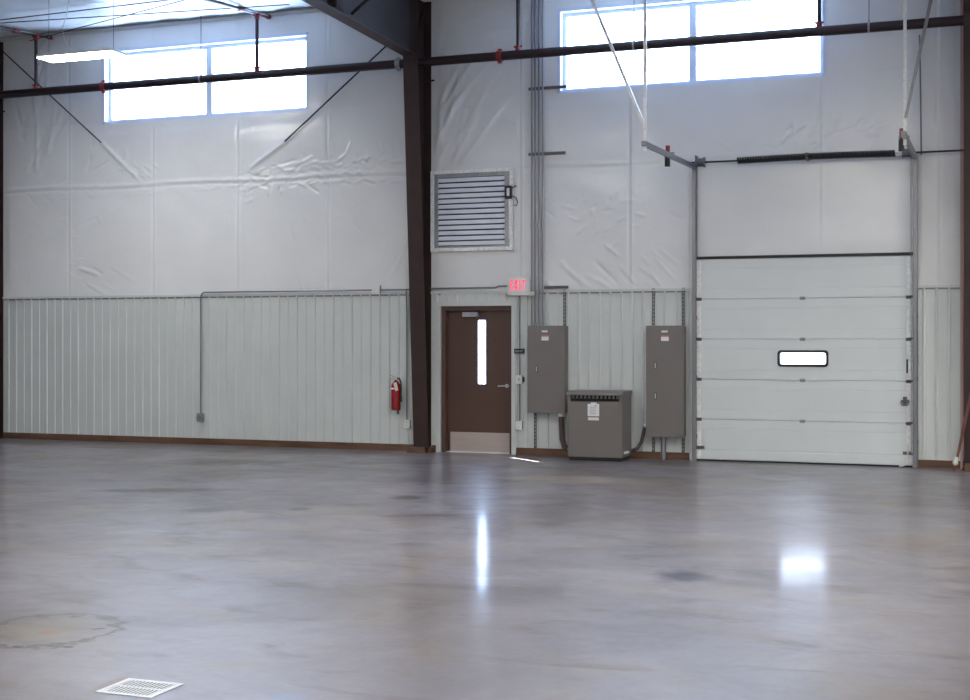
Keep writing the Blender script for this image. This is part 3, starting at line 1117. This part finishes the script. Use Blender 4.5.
# bundle of conduits up the wall
CXS = [-6.005, -5.955, -5.90, -5.845]
names = ['leftmost of the four tall steel conduits rising from the panel', 'second from left of the four tall steel conduits', 'third from left of the four tall steel conduits', 'rightmost of the four tall steel conduits rising from the panel']
for x, nm in zip(CXS, names):
    o = thing('steel_conduit', (x, -.083, 1.82), nm, 'conduit', 'tall conduits above the electrical panel')
    MB().cyl((x, -.083, 1.822), (x, -.083, EAVE - .12), .0130, seg=12).build('tube', M_CONDUIT, o, True)
    MB().cyl((x, -.083, 3.2), (x, -.083, 3.26), .019, seg=12).build('coupling', M_GALV, o, True)
    MB().cyl((x, -.083, 1.822), (x, -.083, 1.87), .020, seg=12).build('connector', M_GALV, o, True)

# bottom conduits
fx = thing('flexible_conduit', (-5.53, -.13, .3), 'dark flexible conduit bending from the left panel behind the transformer', 'conduit')
MB().tube([(-5.555, -.13, .606), (-5.555, -.13, .5), (-5.545, -.14, .38), (-5.53, -.17, .25), (-5.49, -.20, .15), (-5.43, -.23, .12), (-5.36, -.26, .12)], .040, seg=12).build('hose', M_FLEX, fx, True)
MB().cyl((-5.555, -.13, .56), (-5.555, -.13, .612), .048).build('connector', M_GALVB, fx, True)
MB().cyl((-5.40, -.245, .12), (-5.345, -.27, .12), .048).build('connector', M_GALVB, fx, True)
fx = thing('flexible_conduit', (-4.45, -.1, .3), 'dark flexible conduit curving from the tall panel down toward the transformer', 'conduit')
MB().tube([(-4.33, -.13, .46), (-4.375, -.13, .44), (-4.39, -.14, .34), (-4.41, -.16, .24), (-4.46, -.19, .15), (-4.53, -.22, .12)], .024, seg=12).build('hose', M_FLEX, fx, True)
MB().cyl((-4.335, -.13, .455), (-4.38, -.13, .455), .030).build('connector', M_GALVB, fx, True)
tag(MB().cyl((-4.115, -.12, 0), (-4.115, -.12, .318), .037, seg=18).cyl((-4.115, -.12, .27), (-4.115, -.12, .318), .046, seg=18).build('floor_conduit', M_CONDUIT, None, True), 'thick grey conduit from the floor up into the tall panel', 'conduit')

# ------------------------------------------------------------------ transformer
x0, x1, y0, y1, z1 = -5.325, -4.565, -.60, -.10, .935
tr = thing('transformer', ((x0 + x1) / 2, (y0 + y1) / 2, 0), 'grey floor-standing transformer cabinet with slotted vent and white label', 'transformer')
MB().box(x0 + .02, x1 - .02, y0 + .02, y1 - .02, 0, .05).build('base', M_BLACK, tr)
b_ = MB()
b_.box(x0, x1, y0 + .012, y1, .05, z1 - .14, .004)
b_.box(x0, x1, y0 + .06, y1, z1 - .14, z1 - .045)
b_.box(x0, x0 + .04, y0 + .0, y0 + .06, z1 - .14, z1 - .045).box(x1 - .04, x1, y0, y0 + .06, z1 - .14, z1 - .045)
b_.build('cabinet', M_GREY, tr)
MB().prism([(y0 - .025, z1 - .05), (y0 - .01, z1 - .018), (y0 + .02, z1), (y1, z1), (y1, z1 - .045), (y0 - .02, z1 - .056)], 'x', x0 - .012, x1 + .012).build('lid', M_GREY, tr)
MB().box(x0 + .02, x1 - .02, y0, y0 + .0118, .05, z1 - .145, .003).build('front_cover', M_GREY, tr)
MB().box(x0 + .04, x1 - .04, y0 + .045, y0 + .059, z1 - .138, z1 - .05).build('vent_opening', M_HOLE, tr)
nb = 12
for i in range(nb):
    xx = x0 + .07 + i * (x1 - x0 - .14) / (nb - 1)
    MB().box(xx - .012, xx + .012, y0 + .02, y0 + .045, z1 - .10, z1 - .055).build('vent_bar', M_GREY, tr)
lb = MB().box(x0 + .285, x0 + .445, y0 - .004, y0 - .0005, .60, .765).build('rating_label', M_PAPER, tr)
lp = MB().box(x0 + .33, x0 + .41, y0 - .0045, y0 - .0005, .765, .785)
lp.build('label_tab', M_PAPER, tr)
ln_ = MB()
for i in range(5):
    ln_.box(x0 + .31, x0 + .40, y0 - .0052, y0 - .0042, .63 + i * .022, .634 + i * .022)
ln_.box(x0 + .385, x0 + .41, y0 - .0052, y0 - .0042, .735, .745)
ln_.build('label_lines', M_STRUT, lb)
MB().box(x0 + .29, x0 + .44, y0 - .004, y0 - .0005, .545, .585).build('rating_label', M_WHITE, tr)
for i in range(8):
    MB().box(x1 - .0005, x1 + .003, y0 + .08, y1 - .06, .25 + i * .05, .262 + i * .05).build('side_slot', M_HOLE, tr) if i < 0 else None
MB().box(x1, x1 + .03, y0 + .10, y0 + .26, .10, .125).build('side_bracket', M_GALVB, tr)

# ------------------------------------------------------------------ exit sign with emergency heads
ex = thing('exit_sign', (-6.2, -.04, 2.25), 'white emergency exit sign with red letters and two lamp heads', 'exit sign')
ex0, ex1, ez0, ez1 = -6.365, -6.03, 2.25, 2.505
MB().box(ex0, ex1, -.095, -.05, ez0, ez1, .006).build('housing', M_WHITE, ex)
MB().box(ex0 + .03, ex1 - .03, -.099, -.0945, ez0 + .06, ez1 - .02).build('face_plate', M_PAPER, ex)


def letter(ch, x, z, w_, h__, t):
    m = MB()
    y0_, y1_ = -.103, -.0985
    if ch == 'E':
        m.box(x, x + t, y0_, y1_, z, z + h__)
        for f_ in (0, .5, 1):
            m.box(x + t, x + w_, y0_, y1_, z + f_ * (h__ - t * .8), z + f_ * (h__ - t * .8) + t * .8)
    if ch == 'X':
        m.prism([(x, z), (x + t * 1.15, z), (x + w_, z + h__), (x + w_ - t * 1.15, z + h__)], 'y', y0_, y1_)
        m.prism([(x + w_ - t * 1.15, z), (x + w_, z), (x + t * 1.15, z + h__), (x, z + h__)], 'y', y0_ + .0003, y1_)
    if ch == 'I':
        m.box(x + (w_ - t) / 2, x + (w_ + t) / 2, y0_, y1_, z, z + h__)
    if ch == 'T':
        m.box(x, x + w_, y0_, y1_, z + h__ - t * .8, z + h__)
        m.box(x + (w_ - t) / 2, x + (w_ + t) / 2, y0_, y1_, z, z + h__ - t * .8)
    return m.build('letter', M_EXITRED, ex)


lw = .052
for i, ch in enumerate('EXIT'):
    xx = ex0 + .048 + i * (lw + .008) - (.006 if ch == 'T' else 0)
    letter(ch, xx, ez0 + .075, lw if ch != 'I' else lw * .8, .145, .017)
for x, d in ((ex0 - .045, -1), (ex1 + .05, 1)):
    MB().cyl((x - .055 * d, -.085, 2.268), (x - .01 * d, -.125, 2.275), .010).cyl((x, -.107, 2.275), (x, -.15, 2.27), .030, .036, seg=18).build('lamp_head', M_CREAM, ex, True)

# small tactile sign beside the door, with the word in raised letters
sg = thing('door_sign', (-6.19, -.04, 1.455), 'small black exit plate on the wall right of the brown door', 'sign')
MB().box(-6.265, -6.11, -.091, -.083, 1.43, 1.50, .002).build('plate', M_BLACK, sg)
mm = MB()
for i, ch in enumerate('EXIT'):
    x, z, w_, h__, t = -6.245 + i * .030, 1.45, .022, .032, .005
    y0_, y1_ = -.0925, -.0909
    if ch == 'E':
        mm.box(x, x + t, y0_, y1_, z, z + h__)
        for f_ in (0, .5, 1):
            mm.box(x + t, x + w_, y0_, y1_, z + f_ * (h__ - t), z + f_ * (h__ - t) + t)
    elif ch == 'X':
        mm.prism([(x, z), (x + t, z), (x + w_, z + h__), (x + w_ - t, z + h__)], 'y', y0_, y1_)
        mm.prism([(x + w_ - t, z), (x + w_, z), (x + t, z + h__), (x, z + h__)], 'y', y0_, y1_)
    elif ch == 'I':
        mm.box(x + .008, x + .008 + t, y0_, y1_, z, z + h__)
    else:
        mm.box(x, x + w_, y0_, y1_, z + h__ - t, z + h__).box(x + .008, x + .008 + t, y0_, y1_, z, z + h__ - t)
mm.build('lettering', M_WHITE, sg)

# ------------------------------------------------------------------ boxes, switches and the surface conduit run


def wallbox(name, x, z, w_, h__, label, cat, cover, dial=False):
    o = thing(name, (x, -.045, z), label, cat)
    MB().box(x - w_ / 2, x + w_ / 2, -.095, -.045, z - h__ / 2, z + h__ / 2, .004).build('box', M_GALV, o)
    MB().box(x - w_ / 2 - .004, x + w_ / 2 + .004, -.101, -.0955, z - h__ / 2 - .004, z + h__ / 2 + .004, .002).build('cover_plate', cover, o)
    return o


s1 = wallbox('light_switch', -6.19, 1.065, .085, .115, 'switch box beside the brown door handle', 'switch', M_WHITE)
MB().box(-6.196, -6.184, -.112, -.1015, 1.055, 1.08).build('toggle', M_STRUT, s1)
MB().box(-6.145, -6.125, -.085, -.05, 1.03, 1.10).build('side_knob', M_BLACK, s1)
s2 = wallbox('wall_outlet', -6.19, .42, .085, .115, 'outlet box low on the wall right of the brown door', 'outlet', M_WHITE)
MB().box(-6.203, -6.177, -.1035, -.1012, .432, .455).box(-6.203, -6.177, -.1035, -.1012, .385, .408).build('socket', M_CREAM, s2)
s3 = wallbox('wall_outlet', -11.40, .42, .10, .13, 'round-faced outlet box low on the middle of the left wall', 'outlet', M_GALV)
MB().cyl((-11.41, -.101, .42), (-11.41, -.112, .42), .045, seg=20).build('round_cover', M_CONDUIT, s3)
s4 = wallbox('wall_outlet', -7.915, .40, .085, .115, 'white outlet box beside the foot of the tapered column', 'outlet', M_WHITE)
MB().box(-7.928, -7.902, -.1035, -.1012, .412, .435).box(-7.928, -7.902, -.1035, -.1012, .365, .388).build('socket', M_CREAM, s4)
s5 = wallbox('junction_box', -8.41, 2.36, .12, .12, 'white junction box on the conduit right of the left wall panels', 'junction box', M_WHITE)

CZ = 2.355
cr_ = .0125


def bend(pts, r, m, label, name='surface_conduit'):
    return tag(MB().tube(pts, r, seg=10).build(name, m, None, True), label, 'conduit')


arc = [(-11.40 + .08 * (1 - math.cos(a)), -.07, CZ - .08 * (1 - math.sin(a))) for a in np.linspace(0, math.pi / 2, 7)]
bend([(-11.40, -.07, .478)] + arc + [(-8.472, -.07, CZ)], cr_, M_CONDUIT, 'steel conduit rising on the left wall and running level to the junction box')
bend([(-8.348, -.07, CZ), (CX[1] - .125, -.07, CZ)], cr_, M_CONDUIT, 'short level conduit between the junction box and the tapered column')
bend([(CX[1] + .125, -.07, CZ + .01), (-6.55, -.07, CZ + .01), (-6.50, -.07, CZ + .03), (-6.37, -.07, CZ + .03)], cr_, M_CONDUIT, 'level conduit running over the brown door to the exit sign')
arc = [(-7.93 - .0 * a, -.07, z) for a, z in ((0, 2.34), (0, .46))]
bend([(-7.935, -.07, CZ - .015), (-7.93, -.062, 2.0), (-7.925, -.07, .459)], .011, M_CONDUIT, 'vertical conduit dropping beside the tapered column to the outlet')
bend([(-6.19, -.07, 1.124), (-6.19, -.07, 2.245)], .011, M_CONDUIT, 'thin conduit between the exit sign and the switch box')
bend([(-6.19, -.07, .479), (-6.19, -.07, 1.006)], .011, M_CONDUIT, 'thin conduit between the switch box and the low outlet')

# ------------------------------------------------------------------ fire extinguisher
xe, ye, ze = -8.075, -.125, .595
fe = thing('fire_extinguisher', (xe, ye, ze), 'red fire extinguisher hung on the wall left of the tapered column', 'fire extinguisher')
MB().lathe((xe, ye, ze), [(.045, 0), (.066, .008), (.070, .03), (.070, .345), (.064, .38), (.045, .41), (.025, .425), (.022, .44)], 28).build('cylinder', M_RED, fe, True)
MB().cyl((xe, ye, ze + .44), (xe, ye, ze + .475), .020).box(xe - .022, xe + .022, ye - .02, ye + .02, ze + .455, ze + .485, .003).build('valve', M_CHROME, fe, True)
MB().bar((xe + .02, ye, ze + .475), (xe - .095, ye, ze + .515), .022, .008).bar((xe + .02, ye, ze + .462), (xe - .085, ye, ze + .462), .022, .008).build('handle', M_GALV, fe)
MB().cyl((xe + .01, ye - .03, ze + .463), (xe + .01, ye - .018, ze + .463), .016).build('gauge', M_WHITE, fe)
MB().tube([(xe + .02, ye, ze + .470), (xe + .06, ye - .01, ze + .465), (xe + .088, ye - .02, ze + .41), (xe + .092, ye - .02, ze + .32), (xe + .086, ye - .02, ze + .22)], .011, seg=10).build('hose', M_BLACK, fe, True)
MB().cyl((xe + .086, ye - .02, ze + .23), (xe + .083, ye - .02, ze + .13), .013, .022).build('nozzle', M_BLACK, fe, True)
tg = MB().prism([(xe + .000, ze + .40), (xe + .045, ze + .415), (xe + .075, ze + .30), (xe + .030, ze + .285)], 'y', ye - .083, ye - .081)
tg.build('inspection_tag', M_CREAM, fe)
MB().box(xe - .045, xe + .01, ye - .0725, ye - .068, ze + .31, ze + .33).build('label', M_PAPER, fe)
MB().box(xe - .015, xe + .015, -.055, -.04, ze - .06, ze + .40).build('wall_bracket', M_STRUT, fe)

# ------------------------------------------------------------------ leaning pole and scrap at the right column
pl = thing('leaning_pole', (-.38, -.20, 0), 'red-brown timber pole leaning against the right-hand column', 'pole')
MB().bar((-.385, -.36, .012), (-.19, -.215, .98), .035, .035, up=(0, 1, 0)).build('shaft', M_POLE, pl)
MB().tube([(-.372, -.35, .08), (-.378, -.355, .10), (-.362, -.338, .17)], [.03, .034, .026], seg=8).build('plastic_wrap', M_CREAM, pl, True)
tag(MB().box(-.27, -.10, -.36, -.26, .0, .09, .004).build('timber_offcut', M_WOOD), 'brown timber offcut on the floor at the foot of the right-hand column', 'timber')

# ------------------------------------------------------------------ floor drain
gx, gy = -3.742, -12.70
gr = thing('floor_drain', (gx, gy, 0), 'white slotted drain grate set in the concrete floor', 'drain')
G = MB()
hw_, hl = .155, .135
zt0, zt1 = .0015, .004
G.box(gx - hw_, gx + hw_, gy - hl, gy - hl + .03, zt0, zt1).box(gx - hw_, gx + hw_, gy + hl - .03, gy + hl, zt0, zt1)
G.box(gx - hw_, gx - hw_ + .03, gy - hl + .03, gy + hl - .03, zt0, zt1).box(gx + hw_ - .03, gx + hw_, gy - hl + .03, gy + hl - .03, zt0, zt1)
G.box(gx - hw_ + .03, gx + hw_ - .03, gy - .012, gy + .012, zt0, zt1)
nbar = 12
for i in range(nbar):
    xx = gx - hw_ + .03 + (i + .5) * (2 * hw_ - .06) / nbar
    G.box(xx - .005, xx + .005, gy - hl + .03, gy - .012, zt0, zt1)
    G.box(xx - .005, xx + .005, gy + .012, gy + hl - .03, zt0, zt1)
G.build('grate', mat('white_grate_paint', (196, 199, 206), .5), gr)
MB().box(gx - hw_ + .02, gx + hw_ - .02, gy - hl + .02, gy + hl - .02, .0003, .001).build('drain_opening', M_HOLE, gr)
